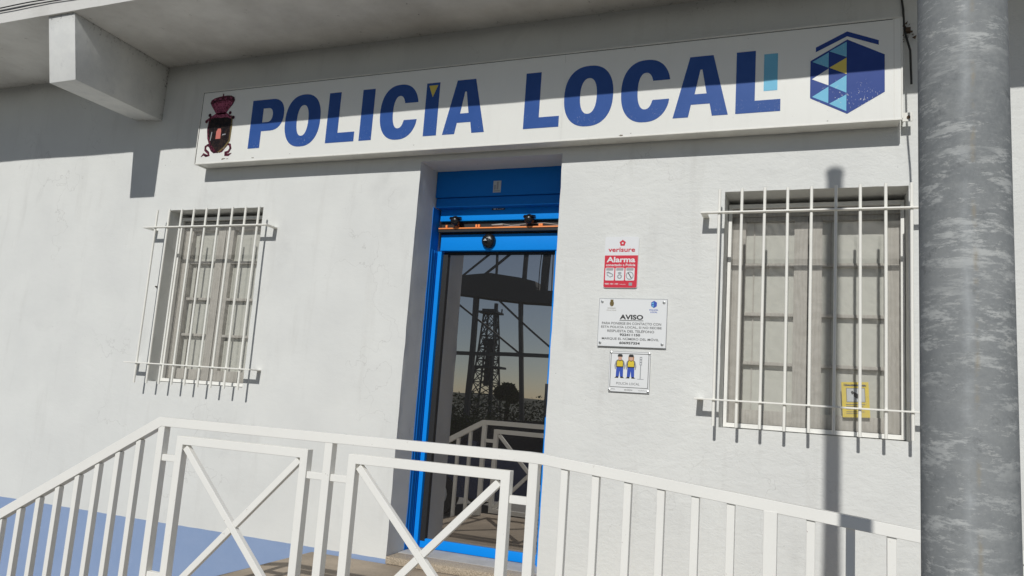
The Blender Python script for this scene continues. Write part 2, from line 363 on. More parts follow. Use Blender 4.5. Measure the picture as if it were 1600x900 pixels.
M = dict(
    wall=wall_material(), soffit=soffit_material(), eave=dirty_white('eave_paint', (.66,.65,.62), .35, .8, 4, .004),
    beam=bracket_paint(),
    rail=metal_paint('white_rail_paint', (.86,.845,.795), .34, .7), grille=metal_paint('white_grille_paint', (.86,.845,.785), .4, .9),
    sign=acrylic_sheet(), lightbox=mat('light_box_lining', (.92,.92,.90), .8), signedge=dirty_white('sign_edge_metal', (.74,.73,.68), .4, .45, 6, .0006),
    navy=worn_print('navy_vinyl', (.026,.060,.25), 1.86, 1.0), letter=worn_print('navy_letter_vinyl', (.034,.090,.30), 1.80, .3),
    sky=worn_print('light_blue_vinyl', (.17,.47,.66), None, .35), yellow=mat('yellow_vinyl', (.70,.56,.10), .45), white=mat('white_vinyl', (.72,.72,.69), .45),
    maroon=mottled('maroon_print', (.022,.006,.012), (.16,.03,.055)), pink=mottled('pink_print', (.40,.10,.17), (.10,.012,.03)), black=mottled('black_print', (.010,.008,.010), (.035,.022,.018), 40),
    salmon=mat('salmon_print', (.55,.16,.13), .5), goldp=worn_print('olive_print', (.16,.12,.05), None, .5),
    blue=metal_paint('blue_door_paint', (.005,.255,.80), .5, .12, .1), bluedk=metal_paint('shutter_blue_and_guide_shade', (.006,.17,.58), .5, .12, .15),
    blackpl=mat('black_plastic', (.012,.012,.013), .3), rubber=mat('black_gasket', (.012,.012,.012), .6), orange=mat('orange_strip', (.95,.30,.08), .4),
    glass=dark_glass('tinted_door_glass', .44), wood=wood(), pane=mat('frosted_pane', (.50,.50,.445), .3), screen=mesh_screen(),
    gran=granite(), marble=concrete('pale_marble', (.5,.5,.5), .0006), conc=concrete('worn_concrete', (.44,.365,.28)),
    asphalt=asphalt(), galv=galvanised(), steel=mat('bright_steel', (.6,.6,.58), .3, .9), rust=concrete('rusty_lump', (.11,.075,.05), .01),
    cable=mat('black_cable', (.03,.03,.03), .6), gcable=mat('grey_cable', (.35,.34,.32), .6),
    steelgrey=mat('grey_steelwork', (.12,.12,.115), .7), leaf=mat('leaf_green', (.045,.085,.02), .6), hill=mat('far_scrub', (.035,.045,.03), .95), bark=mat('bark', (.1,.07,.05), .9),
    carpaint=mat('dark_blue_car_paint', (.015,.03,.10), .25), tyre=mat('tyre_rubber', (.02,.02,.02), .8), cglass=mat('car_window_glass', (.02,.022,.025), .05),
    red=mat('red_print', (.60,.02,.045), .4), paper=mat('white_print', (.72,.73,.74), .35), ink=mat('black_ink', (.02,.02,.02), .5), grey=mat('grey_print', (.3,.31,.33), .5),
    ink2=mat('grey_ink', (.12,.12,.12), .5), pblue=mat('blue_print', (.03,.08,.42), .45), skin=mat('skin_tone_print', (.6,.38,.28), .5), hair=mat('ginger_print', (.42,.2,.07), .5),
    yprint=worn_print('yellow_notice', (.68,.52,.06), None, .1), plate=mat('white_plaque', (.75,.76,.76), .2), sill=dirty_white('window_metal_paint', (.82,.81,.77), .25, .4, 8, .0006),
    sticker=mat('grey_sticker', (.5,.52,.52), .5),
)

# ------------------------------------------------------------------ ground, platform, ramp, stairs
def struct(name, mb, m, **kw): return tag(mb.build(name, m, **kw), kind='structure')
GZ = -1.72
g = MB(); g.add([(-400,-600,GZ),(400,-600,GZ),(400,1,GZ),(-400,1,GZ)], [(0,1,2,3)]); struct('street', g, M['asphalt'])
p = MB(); p.box(-3.2, -1.07, -1.78, -.002, GZ+.003, -1.1); struct('entrance_platform', p, M['conc'], bevel=.008)
rx = 5.3
p = MB(); p.prism([(-1.068, GZ+.003), (rx, GZ+.003), (rx, GZ+.006), (-1.068, -1.1)], -1.78, -.002); struct('access_ramp', p, M['conc'])
st = empty('entrance_stairs', (-3.2, -.9, GZ), 'concrete steps going down to the left of the entrance platform behind the sloping rail', 'stairs'); st['kind'] = 'structure'
for i in range(3):
    MB().box(-3.2-.286*(i+1), -3.2-.286*i-.002, -1.78, -.002, GZ+.003, -1.1-.155*(i+1)).build('step', M['conc'], st, bevel=.006)

# ------------------------------------------------------------------ building
BL = empty('police_station', (-2.0, .2, GZ), 'single-storey white plastered police station with blue band and concrete eave', 'building')
HOLES = [(-4.895, -3.955, -.036, 1.333), (-2.625, -1.58, -1.10, 1.624), (-.541, .438, -.064, 1.325)]
X0, X1, Z0, Z1, WT = -10.0, 4.5, GZ, 2.575, .46
def axis(lo, hi, marks, step):
    ms = sorted(set([lo, hi]+marks)); out = []
    for a, b in zip(ms[:-1], ms[1:]):
        n = max(1, round((b-a)/step)); out += [a+(b-a)*i/n for i in range(n)]
    return out+[hi]
gx = axis(X0, X1, [h[0] for h in HOLES]+[h[1] for h in HOLES], .055)
gz = axis(Z0, Z1, [h[2] for h in HOLES]+[h[3] for h in HOLES], .055)
def inhole(x, z): return any(a < x < b and c < z < d for a, b, c, d in HOLES)
vid = {}; V = []; F = []
def vert(i, j, k):
    key = (i, j, k)
    if key not in vid:
        x, z = gx[i], gz[j]; q = Vector((x*.9, 0, z*.9))
        y = (0, .02, .07, .15, WT)[k]
        wob = .003*(noise.noise(q)+.5*noise.noise(q*3.1)) if k == 0 else 0
        n2 = Vector((x*9, k*3.3, z*9))
        on = any((abs(x-a) < 1e-6 or abs(x-b) < 1e-6) and c-1e-6 <= z <= d+1e-6 or (abs(z-c) < 1e-6 or abs(z-d) < 1e-6) and a-1e-6 <= x <= b+1e-6 for a, b, c, d in HOLES)
        if on and k <= 3:
            x += .0035*noise.noise(n2); z += .0035*noise.noise(n2+Vector((7, 0, 0)))
        vid[key] = len(V); V.append((x, y+wob, z))
    return vid[key]
for i in range(len(gx)-1):
    for j in range(len(gz)-1):
        cx, cz = (gx[i]+gx[i+1])/2, (gz[j]+gz[j+1])/2
        if inhole(cx, cz): continue
        F.append((vert(i,j,0), vert(i+1,j,0), vert(i+1,j+1,0), vert(i,j+1,0)))
        for di, dj, a, b in ((-1,0,(i,j+1),(i,j)), (1,0,(i+1,j),(i+1,j+1)), (0,-1,(i,j),(i+1,j)), (0,1,(i+1,j+1),(i,j+1))):
            ni, nj = i+di, j+dj
            if 0 <= ni < len(gx)-1 and 0 <= nj < len(gz)-1 and inhole((gx[ni]+gx[ni+1])/2, (gz[nj]+gz[nj+1])/2):
                for k in range(4):
                    F.append((vert(*b, k), vert(*b, k+1), vert(*a, k+1), vert(*a, k)))
me = bpy.data.meshes.new('wall'); me.from_pydata(V, [], F); me.update()
bm = bmesh.new(); bm.from_mesh(me); bmesh.ops.recalc_face_normals(bm, faces=bm.faces); bm.to_mesh(me); bm.free()
if me.polygons[0].normal.y > 0: me.flip_normals()
me.shade_smooth(); me.set_sharp_from_angle(angle=radians(60))
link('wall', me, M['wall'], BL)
MB().box(X0, X1, WT+.6, WT+.7, GZ, Z1).build('rear_wall', M['wall'], BL)
# eave slab with a slightly uneven lower edge
ev = MB(); nseg = 120
for i in range(nseg+1):
    x = X0-.3+(X1-X0+.6)*i/nseg; dz = .006*noise.noise(Vector((x*1.3, 0, 0)))+.003*noise.noise(Vector((x*6, 3, 0)))
    ev.v += [(x, -.97+dz*.6, 2.572+dz), (x, -.93, 2.572+dz*.5), (x, 1.2, 2.576), (x, 1.2, 3.02), (x, -.97, 3.02)]
for i in range(nseg):
    a, b = i*5, i*5+5
    for q in range(5):
        r = (q+1) % 5; ev.f.append((a+q, b+q, b+r, a+r))
ev.f += [(0,1,2,3,4), (nseg*5+4, nseg*5+3, nseg*5+2, nseg*5+1, nseg*5)]
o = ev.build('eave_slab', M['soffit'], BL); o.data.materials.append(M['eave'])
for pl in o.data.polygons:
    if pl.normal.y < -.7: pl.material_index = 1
# eave bracket beam, face leaning outwards, slightly askew
def bracket(root_l, root_r, tip_l, tip_r):
    v = [(root_l,.01,2.13),(root_r,.01,2.108),(tip_r,-.862,2.092),(tip_l,-.862,2.09),(root_l,.01,2.573),(root_r,.01,2.573),(tip_r,-.950,2.571),(tip_l,-.950,2.571)]
    b = MB(); b.add(v, [(0,3,2,1),(4,5,6,7),(0,1,5,4),(1,2,6,5),(2,3,7,6),(3,0,4,7)]); return b.build('eave_bracket', M['beam'], BL, bevel=.006)
bracket(-5.414, -5.116, -5.324, -5.054)
bracket(2.6, 2.9, 2.6, 2.9)

# ---- door (part of the building)
DR = MB()
DR.box(-2.6213, -2.587, .350, .46, -1.05, 1.05); DR.box(-1.71, -1.600, .350, .46, -1.05, 1.05)
door = DR.build('door', M['blue'], BL, bevel=.0015)
def dp(name, mb, m, **kw): return mb.build(name, M[m] if isinstance(m, str) else m, door, **kw)
dp('shutter_guide', MB().box(-2.645, -2.6215, .236, .349, -1.05, 1.355), 'bluedk'); dp('shutter_guide', MB().box(-1.598, -1.570, .236, .349, -1.05, 1.355), 'bluedk')  # guides and ribs take the shutter's darker blue as shade painted into their colour
for gx_ in (.262, .30, .325):
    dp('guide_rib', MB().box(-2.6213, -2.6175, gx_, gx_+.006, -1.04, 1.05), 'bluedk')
dp('shutter_box', MB().box(-2.622, -1.583, .250, .42, 1.430, 1.64), 'bluedk', bevel=.003)
dp('shutter_slat', MB().box(-2.619, -1.586, .262, .42, 1.359, 1.4255), 'bluedk', bevel=.003)
dp('header_panel', MB().box(-2.608, -1.601, .328, .42, 1.272, 1.372), 'blue', bevel=.002)
dp('operator_recess', MB().box(-2.608, -1.601, .355, .42, 1.146, 1.265), 'rubber')
dp('orange_strip', MB().box(-2.606, -1.612, .306, .354, 1.2075, 1.217), 'orange', bevel=.002)
dp('operator_tray', MB().box(-2.606, -1.612, .308, .354, 1.186, 1.2040), 'rubber')
dp('lintel_rail', MB().box(-2.600, -1.612, .350, .42, 1.056, 1.175), 'blue', bevel=.003)
dp('glass_gasket', MB().box(-2.586, -1.713, .395, .42, 1.033, 1.051), 'rubber')
dp('glass_gasket', MB().box(-2.586, -2.548, .382, .42, -1.0, 1.032), 'rubber')
dp('glass_pane', MB().box(-2.547, -1.712, .402, .412, -.990, 1.031), 'glass')
dp('bottom_rail', MB().box(-2.586, -1.711, .384, .43, -1.046, -.985), 'blue', bevel=.002)
dp('door_backing', MB().box(-2.62, -1.585, .44, .45, -1.05, 1.62), 'rubber')
# little fittings of the door operator
for x in (-2.565, -2.49, -2.475, -2.325, -2.305, -1.84, -1.825):
    dp('terminal_block', MB().box(x, x+.014, .336, .352, 1.226, 1.245), 'orange')
dp('wiring', MB().tube([(-2.2,.34,1.24),(-2.12,.335,1.245),(-2.05,.34,1.233),(-1.93,.335,1.241),(-1.80,.338,1.245),(-1.70,.336,1.231),(-1.66,.338,1.245)], .0028, 6)
   .tube([(-2.18,.34,1.23),(-2.08,.34,1.227),(-1.98,.34,1.231)], .002, 6).box(-2.19,-2.11,.33,.353,1.235,1.241), 'gcable')
for cx in (-2.463, -1.893):
    d = MB()
    d.lathe([(.001,-.046),(.018,-.043),(.030,-.033),(.035,-.02),(.035,0)], (cx, .298, 1.262), 20)
    d.add([(cx-.036,.255,1.272),(cx+.040,.252,1.272),(cx+.045,.30,1.268),(cx-.042,.30,1.268),(cx-.026,.247,1.283),(cx+.031,.245,1.283),(cx+.040,.30,1.294),(cx-.036,.30,1.294)],
          [(0,3,2,1),(4,5,6,7),(0,1,5,4),(1,2,6,5),(2,3,7,6),(3,0,4,7)])
    dp('spot_sensor', d, 'blackpl', smooth=True)
c = (-2.212, .350, 1.122)
sn = dp('motion_sensor', MB().lathe([(.052,0),(.052,-.018),(.046,-.032),(.032,-.042),(.012,-.047),(.001,-.048)], c, 28), 'blackpl', smooth=True)
dp('sensor_lens', MB().box(-2.231,-2.205,.286,.291,1.114,1.118).box(-2.222,-2.213,.286,.291,1.118,1.127).tube([(-2.199+.024*cos(t), .295, 1.120+.018*sin(t)) for t in [.1,.5,.9,1.3,1.7,2.1]], .0022, 6), 'sticker')
dp('maker_plate', MB().box(-2.20, -2.10, .3245, .3275, 1.345, 1.356), 'blackpl')
dp('plate_mark', MB().box(-2.186,-2.168,.3230,.3242,1.348,1.356).box(-2.16,-2.155,.3230,.3242,1.348,1.357).box(-2.152,-2.125,.3230,.3242,1.3485,1.3515).box(-2.122,-2.108,.3230,.3242,1.349,1.353), 'paper')
stq = dp('label_sticker', MB().box(-2.168, -2.109, .2482, .2495, 1.452, 1.537), 'sticker')
dp('sticker_mark', MB().box(-2.161,-2.116,.2474,.248,1.459,1.467).box(-2.161,-2.148,.2474,.248,1.473,1.507).box(-2.141,-2.128,.2474,.248,1.473,1.529), 'grey')
dp('pull_handle', MB().box(-1.716, -1.698, .330, .348, -.075, .135), 'blackpl', bevel=.003)
step = MB().box(-2.62, -1.585, -.012, .150, -1.0985, -1.052).build('door_step', M['gran'], BL, bevel=.005)
MB().box(-2.62, -1.585, .151, .42, -1.0985, -1.049).build('threshold_slab', M['marble'], BL)

# ---- windows (parts of the building)
def window(x0, x1, z0, z1, fy, wy, label):
    fw_ = .020
    f = MB()
    f.box(x0+.004, x0+.004+fw_, fy, fy+.03, z0+.004, z1-.03); f.box(x1-.004-fw_, x1-.004, fy, fy+.03, z0+.004, z1-.03)
    f.box(x0+.004+fw_, x1-.004-fw_, fy, fy+.03, z0+.004, z0+.004+.026); f.box(x0+.004+fw_, x1-.004-fw_, fy, fy+.03, z1-.056, z1-.03)
    w = f.build('window', M['sill'], BL, bevel=.0015, label=label)
    MB().box(x0-.02, x1+.02, wy+.12, wy+.13, z0, z1).build('window_backing', M['rubber'], w)
    MB().box(x0+.002, x1-.002, wy-.015, wy+.06, z1-.098, z1-.058).build('roller_housing', M['wood'], w, bevel=.004)
    xi0, xi1 = x0+.026, x1-.026; zt = z1-.10; zb = z0+.032
    sw = .076; mw = .076; xm = (xi0+xi1)/2-.026
    for ja in (xi0-.012, xi1): MB().box(ja, ja+.012, wy-.004, wy+.05, zb, zt).build('jamb', M['wood'], w)
    for a, b in ((xi0+.002, xm-.0025), (xm+.0025, xi1-.002)):
        left = a < xm-.1
        la, lb = (a+sw, b-mw) if left else (a+mw, b-sw)
        sash = MB().box(a, la, wy, wy+.045, zb, zt).box(lb, b, wy, wy+.045, zb, zt).box(la, lb, wy+.001, wy+.044, zb, zb+.083).box(la, lb, wy+.001, wy+.044, zt-.028, zt)
        s = sash.build('sash', M['wood'], w, bevel=.002)
        n = 4; pb, pt = zb+.083, zt-.028; fr_ = (0, .242, .50, .764, 1)
        for i in range(n):
            q0 = pb+(pt-pb)*fr_[i]; q1 = pb+(pt-pb)*fr_[i+1]
            if i: MB().box(la, lb, wy+.002, wy+.04, q0-.010, q0+.010).build('muntin', M['wood'], w, bevel=.002)
            MB().box(la-.004, lb+.004, wy+.040, wy+.043, q0+(.010 if i else 0), q1-(.010 if i < n-1 else 0)).build('pane', M['pane'], w)
        # inner glazing bead that shows through the panes
        MB().box(la+.045, la+.052, wy+.030, wy+.0395, pb, pt).build('glazing_bead', M['wood'], w)
    MB().add([(x0+.012, fy+.014, z0+.018), (x1-.012, fy+.014, z0+.018), (x1-.012, fy+.014, z1-.044), (x0+.012, fy+.014, z1-.044)], [(0,1,2,3)]).build('fly_screen', M['screen'], w)
    return w
window(-4.895, -3.955, -.036, 1.333, .128, .178, 'casement window left of the door behind insect mesh')
window(-.541, .438, -.064, 1.325, .185, .240, 'casement window right of the notices with a yellow camera notice')

# ------------------------------------------------------------------ window grilles
def grille(xs, zt, zb, r0, r1, zr, label):
    root = empty('window_grille', ((r0+r1)/2, 0, zb), label, 'window grille', 'white barred grilles over the windows')
    R = .0085
    for i, x in enumerate(xs):
        j = random.uniform(-.003, .003)
        MB().tube([(x+j*.5, -.108, zb+random.uniform(-.003,.003)), (x+.001*random.uniform(-1,1), -.108, (zt+zb)/2), (x-j*.5, -.108, zt+random.uniform(-.003,.003))], R, 12).build('bar', M['grille'], root, smooth=True)
    for z in zr:
        b = MB(); h = .0045
        # flat strap bent back to the wall at both ends
        b.box(r0, r1, -.128, -.094, z-h, z+h)
        b.box(r0, r0+.036, -.0938, .012, z-h, z+h); b.box(r1-.036, r1, -.0938, .012, z-h, z+h)
        b.build('cross_strap', M['grille'], root, bevel=.0012)
    return root
grille([-4.905+.1252*i for i in range(9)], 1.310, -.053, -5.022, -3.802, (1.166, .097), 'white iron bar grille over the window left of the blue door')
grille([-.558+.125*i for i in range(9)], 1.308, -.056, -.664, .56, (1.170, .090), 'white iron bar grille over the window beside the steel pole')

# ------------------------------------------------------------------ main sign
SY = -.132
SG = empty('sign_board', (-2.08, 0, 1.66), 'long white sign board reading POLICIA LOCAL over the door', 'sign')
x0, x1, z0, z1 = -4.565, .396, 1.661, 2.252
bd = MB(); bx0, bx1, bz0, bz1 = x0+.010, x1-.010, z0+.003, z1-.003
bd.box(bx0, bx1, -.016, -.012, bz0, bz1).box(bx0, bx1, SY+.0125, -.0165, bz0, bz0+.003).box(bx0, bx1, SY+.0125, -.0165, bz1-.003, bz1)
bd.box(bx0, bx0+.003, SY+.0125, -.0165, bz0+.0035, bz1-.0035).box(bx1-.003, bx1, SY+.0125, -.0165, bz0+.0035, bz1-.0035).build('box_body', M['signedge'], SG)
ln = MB(); ln.box(bx0+.004, bx1-.004, -.0195, -.0170, bz0+.004, bz1-.004); ln.build('box_lining', M['lightbox'], SG)
for a, b in ((x0+.004, -1.5552), (-1.5540, x1-.004)): MB().add([(a,SY,z0+.004),(b,SY,z0+.004),(b,SY,z1-.004),(a,SY,z1-.004)], [(0,1,2,3)]).build('face_panel', M['sign'], SG)
fr = MB()
fr.box(x0, x1, SY-.004, SY+.012, z1-.0035, z1+.005); fr.box(x0, x1, SY-.004, SY+.012, z0-.004, z0+.0035)
fr.box(x0-.004, x0+.0035, SY-.004, SY+.012, z0+.004, z1-.004); fr.box(x1-.0035, x1+.004, SY-.004, SY+.012, z0+.004, z1-.004)
fr.box(x1-.040, x1-.0375, SY-.0012, SY-.0002, z0+.004, z1-.004)
fr.build('frame', M['signedge'], SG, bevel=.0008)
MB().box(x0+.0036, x0+.0068, SY-.0014, SY-.0002, z0+.004, z1-.0085).build('shadow_gap', M['rubber'], SG)
MB().box(x0+.0036, x1-.045, SY-.0014, SY-.0002, z1-.0082, z1-.0055).build('shadow_gap', M['rubber'], SG)
MB().box(x0, x0+.02, SY+.013, -.001, z0-.002, z0+.001).build('drip_edge', M['signedge'], SG)
for xx in (x1+.006,):
    MB().box(xx, xx+.05, -.075, -.068, 1.668, 1.718).box(xx, xx+.007, -.0675, .0, 1.668, 1.718).build('mounting_tab', M['signedge'], SG, bevel=.001)
    MB().lathe([(.009,0),(.009,-.006),(.004,-.008)], (xx+.03, -.075, 1.69), 10).build('bolt', M['rust'], SG)
LY = SY-.0008
rr = random.Random(11)
for cx, cz, w in ((-4.285,1.690,.05),(-4.245,1.688,.025),(-3.66,1.695,.012),(-2.62,1.699,.014),(-1.16,1.672,.035),(-1.10,1.681,.014),(.02,1.678,.012),(-1.10,2.226,.008),(-.42,2.222,.008),(-4.0,1.683,.03)):
    pts = [(cx+w*.5*cos(a)*rr.uniform(.5,1.1), cz+w*.12*sin(a)*rr.uniform(.4,1.3)) for a in [i*pi/6 for i in range(12)]]
    flat('dirt_mark', [pts], LY, mat('sign_grime', (.22,.19,.15), .9) if 'sign_grime' not in bpy.data.materials else bpy.data.materials['sign_grime'], SG, .0004)
def L(loops, lab, m='letter'): return flat('letter', loops, LY, M[m], SG, .001, 'letter '+lab)
ZB, ZT = 1.757, 2.139
def rect(a, b, c, d): return [(a,c),(b,c),(b,d),(a,d)]
def P_(x, w, s):
    h = ZT-ZB; bh = .25; zc = ZT-bh/2; r = bh/2
    out = [(x,ZB),(x+s,ZB),(x+s,ZT-bh+.0)]
    out += ell(x+w-.115, zc, .115, r, 16, 2.3, -pi/2, pi/2, False) + [(x,ZT)]
    ir = .055; hole = [(x+s, zc-ir)] + ell(x+w-.145, zc, .042, ir, 12, 2.2, -pi/2, pi/2, False) + [(x+s, zc+ir)]
    return [out, hole]
def O_(x, w, s=.106):
    zc = (ZT+ZB)/2; return [ell(x+w/2, zc, w/2, (ZT-ZB)/2+.011, 56, 2.35), ell(x+w/2, zc, w/2-s, (ZT-ZB)/2-.072, 44, 2.3)]
def C_(x, w, s=.104):
    zc = (ZT+ZB)/2; H = (ZT-ZB)/2+.011; h = (ZT-ZB)/2-.072
    a = ell(x+w/2, zc, w/2, H, 60, 2.35, math.asin(.27), 2*pi-math.asin(.30), False)
    b = ell(x+w/2, zc, w/2-s, h, 44, 2.3, math.asin(.36), 2*pi-math.asin(.40), False)
    a[0] = (a[0][0], zc+.062); b[0] = (x+w-s-.002, zc+.062); a[-1] = (a[-1][0], zc-.062); b[-1] = (x+w-s-.002, zc-.062)
    return [a + b[::-1]]
def I_(x, w=.102): return [rect(x, x+w, ZB, ZT)]
def LL(x, s, w, f=.073): return [[(x,ZB),(x+w,ZB),(x+w,ZB+f),(x+s,ZB+f),(x+s,ZT),(x,ZT)]]
def A_(x, w, tw=.138):
    c = x+w/2; s = .092
    # legs
    t = lambda z: (ZT-z)/(ZT-ZB)
    def le(z): return c-tw/2-(w/2-tw/2)*t(z)
    def ri(z): return c+tw/2+(w/2-tw/2)*t(z)
    cb0, cb1 = ZB+.078, ZB+.143
    out = [(x,ZB),(x+s,ZB),(le(cb0)+s-.004,cb0),(ri(cb0)-s+.004,cb0),(x+w-s,ZB),(x+w,ZB),(c+tw/2,ZT),(c-tw/2,ZT)]
    hole = [(le(cb1)+s,cb1),(ri(cb1)-s,cb1),(c+.006,ZT-.085),(c-.006,ZT-.085)]
    return [out, hole]
L(P_(-4.060, .304, .108), 'P'); L(O_(-3.737, .315), 'O'); L(LL(-3.359, .100, .243), 'L'); L(I_(-3.073), 'I'); L(C_(-2.914, .305), 'C')
L(I_(-2.556), 'I with a yellow accent'); L(A_(-2.408, .312), 'A')
L(LL(-1.818, .105, .243), 'L'); L(O_(-1.547, .322), 'O'); L(C_(-1.174, .307), 'C'); L(A_(-.848, .324), 'A'); L(LL(-.482, .108, .250), 'L')
flat('accent_triangle', [[(-2.538,2.121),(-2.504,2.035),(-2.468,2.121)]], LY-.0008, M['yellow'], SG, .0006)
flat('light_blue_bar', [rect(-.326,-.250,1.885,2.111)], LY, M['sky'], SG, .001)
# hexagon emblem
em = flat('hexagon_emblem', [[(.120,2.152),(-.073,2.043),(-.073,1.819),(.121,1.712),(.311,1.825),(.311,2.043)]], LY, M['navy'], SG, .001)
xl, xm, xr = -.066, .0235, .117
def tri(name, pts, m): flat(name, [pts], LY-.0008, M[m], em, .0006)
tri('emblem_triangle', [(xm+.004,2.091),(xr,2.048),(xr,2.139)], 'sky'); tri('emblem_triangle', [(xl+.004,2.036),(xm,1.993),(xm,2.085)], 'sky')
tri('emblem_triangle', [(xm+.004,1.993),(xr,1.946),(xr,2.044)], 'yellow'); tri('emblem_triangle', [(xl+.002,1.932),(xm,1.888),(xm,1.988)], 'white')
tri('emblem_triangle', [(xm+.004,1.885),(xr,1.836),(xr,1.940)], 'sky'); tri('emblem_triangle', [(xl+.004,1.826),(xm,1.782),(xm,1.880)], 'sky')
tri('emblem_triangle', [(xm+.004,1.778),(xr,1.728),(xr,1.826)], 'sky')
flat('emblem_roof', [[(-.045,2.094),(-.045,2.122),(.119,2.201),(.281,2.130),(.281,2.103),(.119,2.172)]], LY, M['navy'], SG, .001)
# town crest: crown, shield and ribbons
cr = flat('town_crest', [[(-4.466, 2.048), (-4.246, 2.028), (-4.239, 1.959), (-4.24, 1.903), (-4.242, 1.831), (-4.281, 1.782), (-4.325, 1.75), (-4.351, 1.74), (-4.391, 1.764), (-4.438, 1.812), (-4.463, 1.862), (-4.477, 1.936), (-4.472, 1.993)]], LY, M['black'], SG, .001, 'black shield with a crown and ribbons')
def cf(name, pts, m, d=.0008): flat(name, [pts], LY-d, M[m], cr, .0006)
cf('crown', [(-4.405,2.055),(-4.425,2.085),(-4.462,2.125),(-4.482,2.155),(-4.474,2.178),(-4.445,2.192),(-4.405,2.200),(-4.368,2.204),(-4.366,2.224),(-4.357,2.224),(-4.354,2.204),(-4.318,2.206),(-4.280,2.202),(-4.250,2.186),(-4.240,2.162),(-4.255,2.13),(-4.292,2.09),(-4.315,2.055)], 'maroon')
cf('crown_band', [(-4.415,2.065),(-4.458,2.122),(-4.462,2.142),(-4.42,2.158),(-4.36,2.165),(-4.30,2.163),(-4.262,2.148),(-4.265,2.130),(-4.308,2.068)], 'pink', .0016)
for q in range(4): cf('crown_arch', ell(-4.440+.053*q, 2.182, .013, .009, 10), 'pink', .0016)
cf('shield_top', [(-4.405,2.068),(-4.315,2.068),(-4.27,2.04),(-4.245,2.035),(-4.232,2.01),(-4.26,2.012),(-4.29,2.026),(-4.44,2.028),(-4.475,2.012),(-4.492,1.995),(-4.498,2.02),(-4.47,2.036)], 'pink')
for x, z in ((-4.472,2.055),(-4.497,2.005),(-4.272,2.06),(-4.236,2.02)): cf('scroll_knob', ell(x, z, .014, .014, 12), 'maroon', .0016)
cf('shield_edge', [(-4.47, 2.048), (-4.476, 1.993), (-4.481, 1.936), (-4.467, 1.862), (-4.441999999999999, 1.812), (-4.395, 1.764), (-4.3549999999999995, 1.74), (-4.339, 1.744), (-4.3790000000000004, 1.768), (-4.426, 1.816), (-4.4510000000000005, 1.866), (-4.465000000000001, 1.94), (-4.460000000000001, 1.997), (-4.454000000000001, 2.052)], 'maroon', .0016)
cf('shield_edge', [(-4.243, 2.028), (-4.236, 1.959), (-4.237, 1.903), (-4.239, 1.831), (-4.278, 1.782), (-4.322, 1.75), (-4.348, 1.74), (-4.361, 1.746), (-4.335, 1.756), (-4.2909999999999995, 1.788), (-4.252, 1.837), (-4.25, 1.909), (-4.249, 1.965), (-4.256, 2.034)], 'goldp', .0016)
cf('shield_charge', [(-4.385,1.855),(-4.338,1.855),(-4.338,1.915),(-4.345,1.938),(-4.372,1.938),(-4.385,1.915)], 'salmon', .0016)
cf('shield_mark', [(-4.44,1.845),(-4.432,1.845),(-4.425,1.915),(-4.433,1.915)], 'grey', .0016); cf('shield_mark', [(-4.325,1.88),(-4.29,1.885),(-4.29,1.893),(-4.322,1.89)], 'grey', .0016)
def ribbon(pts):
    n = len(pts); l, r = [], []
    for i, (a, z) in enumerate(pts):
        p0 = pts[max(i-1,0)]; p1 = pts[min(i+1,n-1)]; dx, dz = p1[0]-p0[0], p1[1]-p0[1]; q = math.hypot(dx, dz); w = .0105*(1 if i < n-1 else .2)
        l.append((a-dz/q*w, z+dx/q*w)); r.append((a+dz/q*w, z-dx/q*w))
    flat('ribbon', [l+r[::-1]], LY-.0004, M['maroon'], cr, .0006)
ribbon([(-4.362, 1.752), (-4.384, 1.75), (-4.408, 1.765), (-4.431, 1.797), (-4.453, 1.811), (-4.476, 1.798), (-4.474, 1.772), (-4.441, 1.747), (-4.431, 1.727), (-4.459, 1.724), (-4.486, 1.738), (-4.509, 1.717)]); ribbon([(-4.335, 1.751), (-4.311, 1.754), (-4.286, 1.782), (-4.261, 1.807), (-4.236, 1.801), (-4.226, 1.771), (-4.242, 1.745), (-4.274, 1.738), (-4.272, 1.722), (-4.238, 1.72), (-4.211, 1.732)])

# ------------------------------------------------------------------ wall notices
A = empty('alarm_sign', (-1.152, 0, .734), 'red and white alarm sticker plate with a flower logo, topmost of the three notices', 'sign')
ax0, ax1, az0, az1 = -1.259, -1.046, .736, 1.058; AY = -.008; zm = .940
link('plate', curve_mesh([rrect(ax0, ax1, az0, az1, .012)], AY+.003, .006), M['paper'], A)
flat('red_field', [[*rrect(ax0+.002, ax1-.002, az0+.002, zm, .011)[:12], (ax1-.002, zm), (ax0+.002, zm), *rrect(ax0+.002, ax1-.002, az0+.002, zm, .011)[18:]][0:6] + [(ax1-.002, zm), (ax0+.002, zm)] + rrect(ax0+.002, ax1-.002, az0+.002, zm, .011)[18:]], AY-.0006, M['red'], A)
fx, fz = -1.148, 1.018
flat('flower_logo', [[(fx+(.021 if i % 2 == 0 else .0165)*sin(pi*i/5), fz+(.021 if i % 2 == 0 else .0165)*cos(pi*i/5)) for i in range(10)], ell(fx, fz, .006, .006, 10)], AY-.0006, M['red'], A)
text('brand_lettering', [('verisure', (-1.237, -1.068, .962, .990), .02)], AY-.0012, M['red'], A)
text('headline', [('Alarma', (-1.244, -1.064, .896, .931), .03), ('conectado a Policía', (-1.247, -1.062, .872, .888), .02), ('900 101 101', (-1.249, -1.165, .756, .766), .02), ('verisure.es', (-1.155, -1.118, .756, .763), .0)], AY-.0014, M['paper'], A)
